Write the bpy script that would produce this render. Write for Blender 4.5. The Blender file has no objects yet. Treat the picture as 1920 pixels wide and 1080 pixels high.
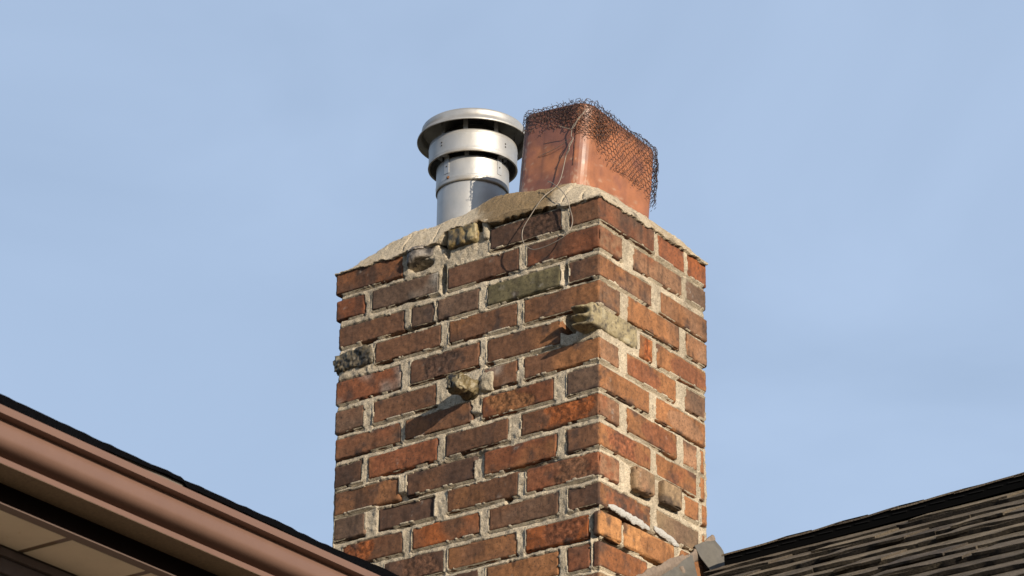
import bpy, math, random
import numpy as np
from mathutils import Matrix, Vector

scene = bpy.context.scene
ZT = 4.84            # height of the chimney's top course above the ground; all local z values are relative to it

# ------------------------------------------------------------------ camera
cam_d = bpy.data.cameras.new('camera')
cam = bpy.data.objects.new('camera', cam_d)
scene.collection.objects.link(cam)
R2 = Vector((0.80834722, 0.58859441, 0.01146319))
U2 = Vector((0.23873496, -0.34554169, 0.90752772))
FW = Vector((-0.53812675, 0.73086084, 0.41983572))
m = Matrix.Identity(4)
for i in range(3):
    m[i][0] = R2[i]; m[i][1] = U2[i]; m[i][2] = -FW[i]
m.translation = Vector((3.64101867, -5.27137749, -3.18965073 + ZT))
cam.matrix_world = m
cam_d.sensor_width = 36.0
cam_d.lens = 6000.0 / 1920.0 * 36.0
cam_d.clip_end = 2000
cam_d.dof.use_dof = True
cam_d.dof.focus_distance = 7.2
cam_d.dof.aperture_fstop = 18
scene.camera = cam

# ------------------------------------------------------------------ sun and sky
SUN = Vector((1.0, -0.39, 0.34)).normalized()
sun_d = bpy.data.lights.new('sun', 'SUN')
sun_d.energy = 5.0
sun_d.angle = math.radians(0.5)
sun_d.color = (1.0, 0.89, 0.73)
sun = bpy.data.objects.new('sun', sun_d)
scene.collection.objects.link(sun)
sun.rotation_euler = SUN.to_track_quat('Z', 'Y').to_euler()
sun.location = (5, -3, 12)
world = bpy.data.worlds.new('World')
scene.world = world
world.use_nodes = True
wn = world.node_tree; wn.nodes.clear()
def wnode(t, **k):
    n = wn.nodes.new(t)
    for a, b in k.items(): setattr(n, a, b)
    return n
sky = wnode('ShaderNodeTexSky', sky_type='NISHITA', sun_disc=False,
            sun_elevation=math.asin(SUN.z), sun_rotation=math.atan2(SUN.x, SUN.y), air_density=1.0, dust_density=0.6, ozone_density=1.5)
tc = wnode('ShaderNodeTexCoord')
mp = wnode('ShaderNodeMapping'); mp.inputs['Scale'].default_value = (1.6, 1.6, 3.0); mp.inputs['Rotation'].default_value = (0.2, 0.5, 0.3)
nz = wnode('ShaderNodeTexNoise'); nz.inputs['Scale'].default_value = 3.4; nz.inputs['Detail'].default_value = 5; nz.inputs['Roughness'].default_value = 0.48; nz.inputs['Distortion'].default_value = 0.5
cr = wnode('ShaderNodeMapRange'); cr.inputs['From Min'].default_value = 0.33; cr.inputs['From Max'].default_value = 0.72
cr.inputs['To Min'].default_value = 0.58; cr.inputs['To Max'].default_value = 0.80
mx = wnode('ShaderNodeMixRGB'); mx.inputs['Color2'].default_value = (5.15, 6.6, 9.0, 1)
bg = wnode('ShaderNodeBackground'); bg.inputs['Strength'].default_value = 0.0735
wo = wnode('ShaderNodeOutputWorld')
L_ = wn.links.new
L_(tc.outputs['Generated'], mp.inputs['Vector']); L_(mp.outputs[0], nz.inputs['Vector']); L_(nz.outputs[0], cr.inputs['Value'])
sx = wnode('ShaderNodeSeparateXYZ'); zr = wnode('ShaderNodeMapRange', interpolation_type='SMOOTHSTEP')     # thin cloud lies low, the zenith stays clear
zr.inputs['From Min'].default_value = 0.95; zr.inputs['From Max'].default_value = 0.56; zr.inputs['To Min'].default_value = 0.0; zr.inputs['To Max'].default_value = 1.0
mu = wnode('ShaderNodeMath', operation='MULTIPLY')
L_(tc.outputs['Generated'], sx.inputs[0]); L_(sx.outputs['Z'], zr.inputs['Value']); L_(cr.outputs[0], mu.inputs[0]); L_(zr.outputs[0], mu.inputs[1])
L_(mu.outputs[0], mx.inputs['Fac']); L_(sky.outputs[0], mx.inputs['Color1']); L_(mx.outputs[0], bg.inputs['Color']); L_(bg.outputs[0], wo.inputs['Surface'])
scene.view_settings.view_transform = 'Standard'
scene.view_settings.look = 'None'
scene.view_settings.gamma = 1.0
scene.view_settings.exposure = 0.45

# ------------------------------------------------------------------ helpers
rng = np.random.default_rng(7)
ALB = 0.78           # the paint and clay colours below were matched at exposure 0; this brings them to the exposure above
def _hash(ix, iy, iz, seed):
    h = (ix.astype(np.int64) * 374761393 + iy.astype(np.int64) * 668265263 + iz.astype(np.int64) * 1274126177 + seed * 974711) & 0xffffffff
    h = ((h ^ (h >> 13)) * 1103515245) & 0xffffffff
    h = ((h ^ (h >> 16)) * 2246822519) & 0xffffffff
    h = h ^ (h >> 15)
    return (h & 0xffff) / 32767.5 - 1.0
def vnoise(p, scale, seed=0):
    """value noise in about -1..1; p (n,3) in metres, scale = feature size in metres"""
    q = np.asarray(p, float) / scale
    f = np.floor(q); t = q - f; f = f.astype(np.int64); t = t * t * (3 - 2 * t)
    r = 0
    for a in (0, 1):
        for b in (0, 1):
            for c in (0, 1):
                w = (t[:, 0] if a else 1 - t[:, 0]) * (t[:, 1] if b else 1 - t[:, 1]) * (t[:, 2] if c else 1 - t[:, 2])
                r = r + w * _hash(f[:, 0] + a, f[:, 1] + b, f[:, 2] + c, seed)
    return r
def fbm(p, scale, seed=0, octs=3, gain=0.55):
    r = 0; a = 1; n = 0
    for o in range(octs):
        r = r + a * vnoise(p, scale / 2 ** o, seed + 17 * o); n += a; a *= gain
    return r / n * 1.4
def sstep(a, b, x):
    t = np.clip((x - a) / (b - a), 0, 1); return t * t * (3 - 2 * t)

def mesh_obj(name, V, F, mat, parent=None, smooth=True, col=None, raise_z=True):
    V = np.asarray(V, float).copy()
    if raise_z: V[:, 2] += ZT
    me = bpy.data.meshes.new(name)
    if isinstance(F, np.ndarray):
        me.vertices.add(len(V)); me.vertices.foreach_set('co', V.astype(np.float32).ravel())
        k = F.shape[1]
        me.loops.add(F.size); me.loops.foreach_set('vertex_index', F.astype(np.int32).ravel())
        me.polygons.add(len(F)); me.polygons.foreach_set('loop_start', np.arange(0, F.size, k, dtype=np.int32))
        me.update(calc_edges=True); me.validate()
    else:
        me.from_pydata([tuple(v) for v in V], [], [tuple(int(i) for i in f) for f in F]); me.update()
    if smooth: me.polygons.foreach_set('use_smooth', np.ones(len(me.polygons), bool))
    if col is not None:
        at = me.color_attributes.new('col', 'FLOAT_COLOR', 'POINT')
        c = np.ones((len(V), 4), np.float32); c[:, :col.shape[1]] = col; c[:, :3] *= ALB
        at.data.foreach_set('color', c.ravel())
    me.materials.append(mat)
    o = bpy.data.objects.new(name, me)
    scene.collection.objects.link(o)
    if parent is not None:
        o.parent = parent
        p = parent; off = Vector((0, 0, 0))
        while p is not None: off += p.location; p = p.parent
        o.location = -off
    return o
def thing(name, label, cat, loc, group=None):
    o = bpy.data.objects.new(name, None); scene.collection.objects.link(o)
    o.location = (loc[0], loc[1], loc[2] + ZT); o['label'] = label; o['category'] = cat; o.empty_display_size = 0.1
    if group: o['group'] = group
    return o
class MB:
    def __init__(s): s.V = []; s.F = []; s.n = 0
    def add(s, V, F):
        s.V.append(np.asarray(V, float)); s.F += [tuple(int(i) + s.n for i in f) for f in F]; s.n += len(V)
    def grid(s, P):
        """P (a,b,3) grid of points"""
        a, b = P.shape[:2]; i = np.arange(a * b).reshape(a, b)
        F = np.stack([i[:-1, :-1], i[:-1, 1:], i[1:, 1:], i[1:, :-1]], -1).reshape(-1, 4)
        s.add(P.reshape(-1, 3), F)
    def box(s, a, b):
        (x0, y0, z0), (x1, y1, z1) = a, b
        s.add([(x0, y0, z0), (x1, y0, z0), (x1, y1, z0), (x0, y1, z0), (x0, y0, z1), (x1, y0, z1), (x1, y1, z1), (x0, y1, z1)],
              [(0, 3, 2, 1), (4, 5, 6, 7), (0, 1, 5, 4), (1, 2, 6, 5), (2, 3, 7, 6), (3, 0, 4, 7)])
    def tube(s, pts, r, k=6, closed=False):
        P = np.asarray(pts, float); n = len(P)
        T = np.gradient(P, axis=0); T /= np.linalg.norm(T, axis=1)[:, None] + 1e-12
        up = np.array([0.31, 0.17, 0.93]); A = np.cross(T, up); A /= np.linalg.norm(A, axis=1)[:, None] + 1e-9
        B = np.cross(T, A); th = np.linspace(0, 2 * math.pi, k, endpoint=False)
        rr = np.broadcast_to(np.asarray(r, float), (n,))
        V = P[:, None, :] + rr[:, None, None] * (np.cos(th)[None, :, None] * A[:, None, :] + np.sin(th)[None, :, None] * B[:, None, :])
        i = np.arange(n * k).reshape(n, k); j = np.roll(i, -1, 1)
        F = np.stack([i[:-1], j[:-1], j[1:], i[1:]], -1).reshape(-1, 4)
        s.add(V.reshape(-1, 3), list(F) + [tuple(i[0][::-1]), tuple(i[-1])])
    def lathe(s, c, prof, n=72, close=False):
        th = np.linspace(0, 2 * math.pi, n, endpoint=False); P = np.asarray(prof, float)
        V = np.stack([c[0] + P[:, 0][:, None] * np.cos(th), c[1] + P[:, 0][:, None] * np.sin(th), np.repeat(P[:, 1][:, None], n, 1)], -1)
        i = np.arange(len(P) * n).reshape(len(P), n); j = np.roll(i, -1, 1)
        s.add(V.reshape(-1, 3), np.stack([i[:-1], j[:-1], j[1:], i[1:]], -1).reshape(-1, 4))
    def build(s, name, mat, parent=None, smooth=False, fn=None, col=None):
        V = np.concatenate(s.V)
        if fn: V = fn(V)
        return mesh_obj(name, V, s.F, mat, parent, smooth, col(V) if callable(col) else col)

# ------------------------------------------------------------------ materials
def mat(name, color=(.5, .5, .5), rough=.8, metal=0., attr=False, var=.0, vscale=40., bump=.0, bscale=300., bdist=.001, bump2=0., b2scale=900.,
        coat=0., color2=None, c2scale=25., c2lo=.5, c2hi=.62, spec=.5, roughvar=0., pits=0., pscale=330., pcol=(.035, .026, .02), plo=.60, phi=.68):
    M = bpy.data.materials.new(name); M.use_nodes = True; nt = M.node_tree; N = nt.nodes; L = nt.links.new
    b = N['Principled BSDF']; b.inputs['Roughness'].default_value = rough; b.inputs['Metallic'].default_value = metal
    b.inputs['Specular IOR Level'].default_value = spec
    if coat: b.inputs['Coat Weight'].default_value = coat; b.inputs['Coat Roughness'].default_value = .25
    t = N.new('ShaderNodeTexCoord'); vec = t.outputs['Object']
    if attr:
        a = N.new('ShaderNodeVertexColor'); a.layer_name = 'col'; src = a.outputs['Color']
    else:
        r = N.new('ShaderNodeRGB'); r.outputs[0].default_value = (*[q * ALB for q in color], 1); src = r.outputs[0]
    if color2:
        n2 = N.new('ShaderNodeTexNoise'); n2.inputs['Scale'].default_value = c2scale; n2.inputs['Detail'].default_value = 6; n2.inputs['Roughness'].default_value = .65
        L(vec, n2.inputs['Vector']); mr = N.new('ShaderNodeMapRange'); mr.inputs[1].default_value = c2lo; mr.inputs[2].default_value = c2hi; L(n2.outputs[0], mr.inputs[0])
        mm = N.new('ShaderNodeMixRGB'); L(mr.outputs[0], mm.inputs['Fac']); L(src, mm.inputs['Color1']); mm.inputs['Color2'].default_value = (*color2, 1); src = mm.outputs[0]
    if var:
        n1 = N.new('ShaderNodeTexNoise'); n1.inputs['Scale'].default_value = vscale; n1.inputs['Detail'].default_value = 8; n1.inputs['Roughness'].default_value = .7
        L(vec, n1.inputs['Vector'])
        mr = N.new('ShaderNodeMapRange'); mr.inputs[1].default_value = .25; mr.inputs[2].default_value = .75; mr.inputs[3].default_value = 1 - var; mr.inputs[4].default_value = 1 + var
        L(n1.outputs[0], mr.inputs[0]); mm = N.new('ShaderNodeMixRGB'); mm.blend_type = 'MULTIPLY'; mm.inputs['Fac'].default_value = 1
        L(src, mm.inputs['Color1']); L(mr.outputs[0], mm.inputs['Color2']); src = mm.outputs[0]
    if pits:
        n4 = N.new('ShaderNodeTexNoise'); n4.inputs['Scale'].default_value = pscale; n4.inputs['Detail'].default_value = 3; n4.inputs['Roughness'].default_value = .6; L(vec, n4.inputs['Vector'])
        mr = N.new('ShaderNodeMapRange'); mr.inputs[1].default_value = plo; mr.inputs[2].default_value = phi; mr.inputs[4].default_value = pits; L(n4.outputs[0], mr.inputs[0])
        mm = N.new('ShaderNodeMixRGB'); L(mr.outputs[0], mm.inputs['Fac']); L(src, mm.inputs['Color1']); mm.inputs['Color2'].default_value = (*pcol, 1); src = mm.outputs[0]
    L(src, b.inputs['Base Color'])
    if roughvar:
        n3 = N.new('ShaderNodeTexNoise'); n3.inputs['Scale'].default_value = 18; n3.inputs['Detail'].default_value = 6; L(vec, n3.inputs['Vector'])
        mr = N.new('ShaderNodeMapRange'); mr.inputs[1].default_value = .3; mr.inputs[2].default_value = .7; mr.inputs[3].default_value = rough - roughvar; mr.inputs[4].default_value = rough + roughvar
        L(n3.outputs[0], mr.inputs[0]); L(mr.outputs[0], b.inputs['Roughness'])
    last = None
    for st, sc, ds in ((bump, bscale, bdist), (bump2, b2scale, bdist * .5)):
        if not st: continue
        n = N.new('ShaderNodeTexNoise'); n.inputs['Scale'].default_value = sc; n.inputs['Detail'].default_value = 5; n.inputs['Roughness'].default_value = .6; L(vec, n.inputs['Vector'])
        bp = N.new('ShaderNodeBump'); bp.inputs['Strength'].default_value = st; bp.inputs['Distance'].default_value = ds; L(n.outputs[0], bp.inputs['Height'])
        if last: L(last.outputs[0], bp.inputs['Normal'])
        last = bp
    if last: L(last.outputs[0], b.inputs['Normal'])
    return M
def brick_material():
    """kiln-fired clay: vertex colour x fine mottling, bump stronger on the rough (alpha) patches"""
    M = mat('fired_clay_brick', attr=True, rough=.88, var=.46, vscale=95., pits=.7, pscale=240, plo=.58, phi=.66, spec=.3)
    nt = M.node_tree; N = nt.nodes; L = nt.links.new; b = N['Principled BSDF']
    a = [n for n in N if n.type == 'VERTEX_COLOR'][0]; t = [n for n in N if n.type == 'TEX_COORD'][0]
    n = N.new('ShaderNodeTexNoise'); n.inputs['Scale'].default_value = 330; n.inputs['Detail'].default_value = 4; n.inputs['Roughness'].default_value = .7; L(t.outputs['Object'], n.inputs['Vector'])
    bp = N.new('ShaderNodeBump'); bp.inputs['Distance'].default_value = .0012; bp.inputs['Strength'].default_value = .7; L(n.outputs[0], bp.inputs['Height'])
    n2 = N.new('ShaderNodeTexNoise'); n2.inputs['Scale'].default_value = 210; n2.inputs['Detail'].default_value = 5; n2.inputs['Roughness'].default_value = .7; L(t.outputs['Object'], n2.inputs['Vector'])
    b2 = N.new('ShaderNodeBump'); b2.inputs['Distance'].default_value = .0035; L(a.outputs['Alpha'], b2.inputs['Strength']); L(n2.outputs[0], b2.inputs['Height']); L(bp.outputs[0], b2.inputs['Normal'])
    L(b2.outputs[0], b.inputs['Normal'])
    return M
M_BRICK = brick_material()
M_MORTAR = mat('lime_mortar', attr=True, pits=.75, pscale=300, pcol=(.12, .095, .07), plo=.57, phi=.65, rough=.95, var=.42, vscale=230, bump=1., bscale=330, bdist=.0035, bump2=.8, b2scale=1100, spec=.2)
M_MORTAR_P = mat('plain_mortar', (.44, .37, .27), .95, var=.4, vscale=230, bump=1., bscale=330, bdist=.0035, spec=.2)
M_CROWN = mat('sandy_mortar_crown', attr=True, pits=.7, pscale=260, pcol=(.14, .11, .08), plo=.58, phi=.66, rough=.95, var=.4, vscale=330, bump=1., bscale=300, bdist=.0045, bump2=.9, b2scale=900, spec=.2)
M_CLINKER = mat('glazed_clinker', attr=True, pits=.6, pscale=60, pcol=(.02, .016, .012), plo=.57, phi=.64, rough=.5, var=.3, vscale=120, bump=.7, bscale=160, bdist=.003, spec=.5, roughvar=.15)
M_STEEL = mat('dull_stainless_steel', attr=True, rough=.52, metal=.6, var=.10, vscale=22, bump=.3, bscale=16, bdist=.003, bump2=.1, b2scale=300, roughvar=.1)
M_STEEL_IN = mat('sooty_steel_inside', (.05, .045, .04), .75, .3, var=.3)
M_RUST = mat('rust', (.22, .09, .03), .9, var=.5, vscale=300)
M_FLUE = mat('glazed_terracotta', attr=True, rough=.52, var=.25, vscale=28, bump=.25, bscale=60, bdist=.0015, bump2=.2, b2scale=500, roughvar=.12)
M_WIRE = mat('rusty_black_wire', (.055, .027, .018), .7, .2, var=.5, vscale=200)
M_TIE = mat('galvanised_tie_wire', (.30, .25, .20), .6, .4, var=.3, vscale=100)
M_FLASH = mat('painted_flashing_metal', (.125, .112, .092), .6, .1, var=.3, vscale=45, roughvar=.1, bump=.1, bscale=40)
M_CAULK = mat('brown_caulk', (.215, .16, .12), .85, var=.35, vscale=90, bump=1., bscale=120, bdist=.002)
M_PATCH = mat('white_lime_patch', (.50, .475, .435), .95, var=.15, vscale=120, bump=.9, bscale=260, bdist=.003)
M_GUTTER = mat('brown_aluminium', (.188, .106, .077), .5, var=.06, vscale=9, roughvar=.06, spec=.4)
M_GUTTER_D = mat('weathered_gutter_bottom', (.21, .15, .09), .8, var=.35, vscale=160, bump=.4, bscale=200)
M_SLOT = mat('shaded_fascia', (.03, .02, .018), .8, var=.1, spec=.1)  # brown fascia behind the gutter, its shade put into the colour
M_FASCIA = mat('brown_fascia', (.15, .10, .08), .6, var=.12)
M_SOFFIT = mat('tan_soffit', (.84, .73, .56), .7, var=.08, vscale=15, color2=(.55, .42, .26), c2scale=40, c2lo=.66, c2hi=.72)
M_ASPHALT = mat('shaded_black_shingle', (.004, .004, .005), .95, var=.5, vscale=200, bump=1., bscale=300, bdist=.004, spec=.02)  # blacker than asphalt: shade under the shingle overhang is in the colour
M_SHINGLE = mat('asphalt_shingle', attr=True, rough=.95, var=.75, vscale=170, bump=1., bscale=300, bdist=.004, spec=.2)
M_VENT = mat('black_ridge_vent', (.004, .004, .004), .8, spec=.03)
M_WALL = mat('brown_wall_trim', (.13, .095, .085), .7, var=.15, bump=.2, bscale=80)
M_GRASS = mat('lawn', (.17, .15, .09), .95, var=.5, vscale=3.)
# measured brick courses: (start, end, top z at both ends, bottom z at both ends, firing colours), left face then right face
ROWS=[
 ([(-0.7559,-0.5536,0.0086,0.007,-0.0476,-0.0497,'o D'),(-0.3055,-0.1013,0.0051,0.0035,-0.0524,-0.0546,'D D r'),(-0.0837,0.0036,0.0033,0.0026,-0.0548,-0.0557,'B R')],
  [(0.0052,0.2215,0.0021,0.0039,-0.0564,-0.0572,'R G'),(0.2292,0.3479,0.0039,0.0049,-0.0573,-0.0578,'R D'),(0.3524,0.4408,0.0049,0.0057,-0.0578,-0.0581,'R X')]),
 ([(-0.7553,-0.6641,-0.0608,-0.0613,-0.1144,-0.1158,'R D'),(-0.6459,-0.4475,-0.0614,-0.0625,-0.116,-0.1189,'G W'),(-0.4252,-0.2195,-0.0626,-0.0638,-0.1193,-0.1223,'P G'),(-0.2025,0.0022,-0.0638,-0.065,-0.1225,-0.1255,'R D')],
  [(0.001,0.0926,-0.0656,-0.0658,-0.1261,-0.1245,'A G'),(0.1331,0.3376,-0.0658,-0.0662,-0.1238,-0.1204,'A R'),(0.3488,0.4368,-0.0662,-0.0664,-0.1202,-0.1187,'G W')]),
 ([(-0.7449,-0.5475,-0.1325,-0.1341,-0.1871,-0.1887,'B D'),(-0.5289,-0.4579,-0.1343,-0.1349,-0.1889,-0.1895,'G D'),(-0.4532,-0.3316,-0.1349,-0.1359,-0.1895,-0.1906,'G D'),(-0.312,-0.1048,-0.1361,-0.1377,-0.1908,-0.1925,'V V'),(-0.0859,0.0021,-0.1379,-0.1386,-0.1927,-0.1934,'B D')],
  [(0.0031,0.2088,-0.1392,-0.1392,-0.194,-0.1952,'O A'),(0.2371,0.4394,-0.1392,-0.1392,-0.1954,-0.1965,'O A')]),
 ([(-0.6328,-0.4378,-0.1978,-0.1987,-0.2537,-0.2563,'B G'),(-0.4179,-0.223,-0.1987,-0.1996,-0.2565,-0.2591,'B O'),(-0.2083,-0.005,-0.1997,-0.2005,-0.2593,-0.262,'B O')],
  [(-0.0093,0.0824,-0.2011,-0.2016,-0.2627,-0.2627,'A G'),(0.1098,0.3171,-0.2017,-0.2027,-0.2627,-0.2628,'O G'),(0.3459,0.4354,-0.2028,-0.2033,-0.2628,-0.2628,'A O')]),
 ([(-0.7483,-0.5508,-0.2685,-0.2695,-0.3303,-0.3312,'R W'),(-0.5276,-0.3281,-0.2696,-0.2707,-0.3314,-0.3324,'B D r'),(-0.3094,-0.104,-0.2708,-0.2718,-0.3325,-0.3335,'B O')],
  [(0.1559,0.2136,-0.2727,-0.2726,-0.3319,-0.3309,'O X r'),(0.2244,0.4328,-0.2726,-0.2722,-0.3308,-0.3272,'O R p')]),
 ([(-0.7449,-0.6569,-0.3458,-0.345,-0.4037,-0.4025,'G B'),(-0.6335,-0.4476,-0.3448,-0.3431,-0.4022,-0.3998,'B D'),(-0.3171,-0.2212,-0.342,-0.3411,-0.3981,-0.3968,'B W'),(-0.2065,-0.005,-0.341,-0.3392,-0.3966,-0.394,'B O')],
  [(-0.0093,0.0767,-0.3397,-0.3394,-0.3944,-0.3949,'A A'),(0.1026,0.3058,-0.3393,-0.3385,-0.395,-0.3959,'O R p'),(0.34,0.4297,-0.3383,-0.3379,-0.3961,-0.3965,'A G')]),
 ([(-0.7419,-0.5462,-0.4158,-0.413,-0.4685,-0.4668,'B R'),(-0.5385,-0.3485,-0.4129,-0.4102,-0.4668,-0.4652,'B O'),(-0.3217,-0.1204,-0.4099,-0.407,-0.4649,-0.4632,'R O r'),(-0.0903,0.0001,-0.4066,-0.4053,-0.463,-0.4622,'G D')],
  [(-0.0011,0.1949,-0.4059,-0.4065,-0.4628,-0.4639,'O A'),(0.2162,0.4225,-0.4065,-0.4071,-0.464,-0.4652,'O A p')]),
 ([(-0.742,-0.6578,-0.4825,-0.4812,-0.5388,-0.5375,'D B'),(-0.6407,-0.441,-0.4809,-0.4778,-0.5372,-0.5342,'R O'),(-0.4206,-0.2427,-0.4775,-0.4748,-0.5339,-0.5312,'B D'),(-0.2127,-0.005,-0.4743,-0.4711,-0.5307,-0.5275,'B X r')],
  [(-0.0112,0.0789,-0.4715,-0.4719,-0.5278,-0.5293,'A R'),(0.1059,0.3033,-0.472,-0.4727,-0.5297,-0.5328,'O R p'),(0.3316,0.3863,-0.4728,-0.473,-0.5332,-0.534,'O A'),(0.3973,0.4184,-0.473,-0.4731,-0.5342,-0.5345,'O O')]),
 ([(-0.7406,-0.5493,-0.5466,-0.5456,-0.6064,-0.6043,'B O'),(-0.5311,-0.3353,-0.5454,-0.5443,-0.6042,-0.602,'D B'),(-0.3118,-0.1137,-0.5442,-0.5431,-0.6018,-0.5996,'R O'),(-0.0895,0.0007,-0.543,-0.5424,-0.5994,-0.5984,'B D')],
  [(0.003,0.1996,-0.543,-0.5415,-0.5989,-0.598,'O R p r'),(0.2165,0.3848,-0.5414,-0.5402,-0.598,-0.5972,'O R'),(0.3958,0.4178,-0.5401,-0.5399,-0.5972,-0.5971,'O O')]),
 ([(-0.7362,-0.6433,-0.6129,-0.6123,-0.6689,-0.6686,'G G'),(-0.6096,-0.4434,-0.6121,-0.6111,-0.6685,-0.6679,'D B u'),(-0.4137,-0.2147,-0.6109,-0.6097,-0.6678,-0.667,'B O'),(-0.1975,-0.0063,-0.6095,-0.6083,-0.667,-0.6663,'R B r')],
  [(-0.0091,0.0783,-0.6089,-0.6083,-0.667,-0.6646,'A G'),(0.1174,0.1904,-0.6081,-0.6076,-0.6635,-0.6615,'T A u'),(0.2263,0.2988,-0.6074,-0.6069,-0.6605,-0.6585,'T G u'),(0.329,0.3921,-0.6067,-0.6063,-0.6577,-0.656,'A O'),(0.4009,0.4229,-0.6063,-0.6061,-0.6557,-0.6551,'O O')]),
 ([(-0.7099,-0.5328,-0.6806,-0.6802,-0.7361,-0.7355,'B X r'),(-0.5103,-0.318,-0.6802,-0.6798,-0.7354,-0.7347,'B X'),(-0.2976,-0.1085,-0.6797,-0.6794,-0.7346,-0.734,'B G'),(-0.0853,0.002,-0.6793,-0.6792,-0.7339,-0.7336,'D B')],
  [(0.003,0.198,-0.6796,-0.6772,-0.734,-0.7318,'O R p'),(0.2169,0.3904,-0.6769,-0.6748,-0.7316,-0.7297,'T G'),(0.3991,0.421,-0.6747,-0.6744,-0.7296,-0.7293,'O O')]),
 ([(-0.7193,-0.603,-0.7478,-0.7478,-0.8029,-0.8033,'R D'),(-0.5849,-0.4161,-0.7478,-0.7479,-0.8033,-0.8039,'D P r'),(-0.4088,-0.2158,-0.7479,-0.7481,-0.8039,-0.8045,'O B'),(-0.1972,-0.0257,-0.7481,-0.7482,-0.8045,-0.8051,'X R r'),(-0.0215,0.002,-0.7482,-0.7482,-0.8051,-0.8052,'D O')],
  [(0.0029,0.0837,-0.7486,-0.7468,-0.8055,-0.8036,'H H'),(0.0898,0.2856,-0.7467,-0.7424,-0.8034,-0.7986,'H O p'),(0.3133,0.4193,-0.7418,-0.7395,-0.7979,-0.7953,'O O')]),
 ([(-0.7225,-0.5285,-0.8144,-0.8145,-0.869,-0.8706,'B D'),(-0.5106,-0.3197,-0.8145,-0.8146,-0.8708,-0.8723,'B D'),(-0.3023,-0.1062,-0.8146,-0.8148,-0.8725,-0.8741,'O G'),(-0.0867,-0.0242,-0.8148,-0.8148,-0.8742,-0.8747,'R D'),(-0.02,0.002,-0.8148,-0.8148,-0.8748,-0.875,'D R')],
  [(0.0029,0.1839,-0.8152,-0.8109,-0.8753,-0.8689,'o A'),(0.2109,0.4111,-0.8103,-0.8056,-0.868,-0.861,'O O')]),
 ([(-0.7196,-0.6253,-0.8804,-0.881,-0.9347,-0.9359,'B D'),(-0.6056,-0.4127,-0.8811,-0.8822,-0.9362,-0.9387,'R D'),(-0.3937,-0.2126,-0.8823,-0.8833,-0.9389,-0.9413,'D P'),(-0.1942,-0.0062,-0.8834,-0.8845,-0.9416,-0.944,'B R')],
  [(-0.011,0.0769,-0.8853,-0.8828,-0.945,-0.9413,'T A'),(0.1032,0.2959,-0.8821,-0.8767,-0.9402,-0.932,'O A'),(0.3235,0.4159,-0.8759,-0.8733,-0.9309,-0.927,'O O')]),
 ([(-0.7167,-0.5241,-0.946,-0.9477,-0.9997,-1.003,'B D'),(-0.5064,-0.317,-0.9479,-0.9496,-1.003,-1.006,'B D'),(-0.2998,-0.1053,-0.9497,-0.9515,-1.006,-1.009,'O G'),(-0.0859,-0.0007,-0.9516,-0.9524,-1.009,-1.01,'R D')],
  [(0.0029,0.1823,-0.9527,-0.9469,-1.011,-1.003,'o A'),(0.2091,0.4077,-0.946,-0.9396,-1.002,-0.9929,'O O')]),
 ([(-0.7138,-0.6202,-1.011,-1.012,-1.064,-1.066,'B D'),(-0.6007,-0.4093,-1.012,-1.015,-1.066,-1.07,'R D'),(-0.3905,-0.2108,-1.015,-1.017,-1.07,-1.073,'D P'),(-0.1926,-0.0062,-1.017,-1.02,-1.074,-1.077,'B R')],
  [(-0.0109,0.0763,-1.02,-1.017,-1.078,-1.074,'T A'),(0.1024,0.2935,-1.016,-1.009,-1.073,-1.063,'O A'),(0.3208,0.4125,-1.008,-1.005,-1.062,-1.058,'O O')])]
# ------------------------------------------------------------------ ground
g = MB(); g.box((-200, -200, -.4), (200, 200, 0))
V = np.concatenate(g.V)
gr = mesh_obj('ground', V, g.F, M_GRASS, None, False, None, raise_z=False); gr['kind'] = 'structure'

# ------------------------------------------------------------------ chimney
chim = thing('brick_chimney', 'weathered red-brown brick chimney with a cracked mortar crown, rising above the shingle roof', 'chimney', (-.37, .21, -1.35))
W, DL = .745, .43
COL = {'R': (.235, .082, .036), 'B': (.178, .083, .043), 'O': (.300, .130, .052), 'o': (.30, .112, .042), 'D': (.104, .055, .035), 'G': (.158, .094, .060), 'V': (.160, .132, .068),
       'P': (.172, .082, .046), 'T': (.29, .195, .110), 'H': (.44, .205, .078), 'A': (.285, .150, .082), 'X': (.33, .098, .028), 'W': (.36, .32, .265)}
def weather(P):
    """stains that run across courses: broad dirty zones and run-off below the crown"""
    a = sstep(.10, .75, fbm(P * [1, 1, .6], .17, 501, 4, .6)) * .38
    b_ = sstep(.15, .8, fbm(P * [1, 1, .16], .030, 503, 3, .6)) * (.20 + .30 * sstep(-.42, -.02, P[:, 2]))
    return np.clip(a + b_, 0, .75)
def axis_pts(l, s, r, deep=None):
    if deep:   # long hidden axis: fine near the visible start only
        return np.array([0, r * .45, r, r + .006, l])
    n = max(2, int(round((l - 2 * r) / s)))
    return np.concatenate([[0, r * .45], np.linspace(r, l - r, n + 1), [l - r * .45, l]])
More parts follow.
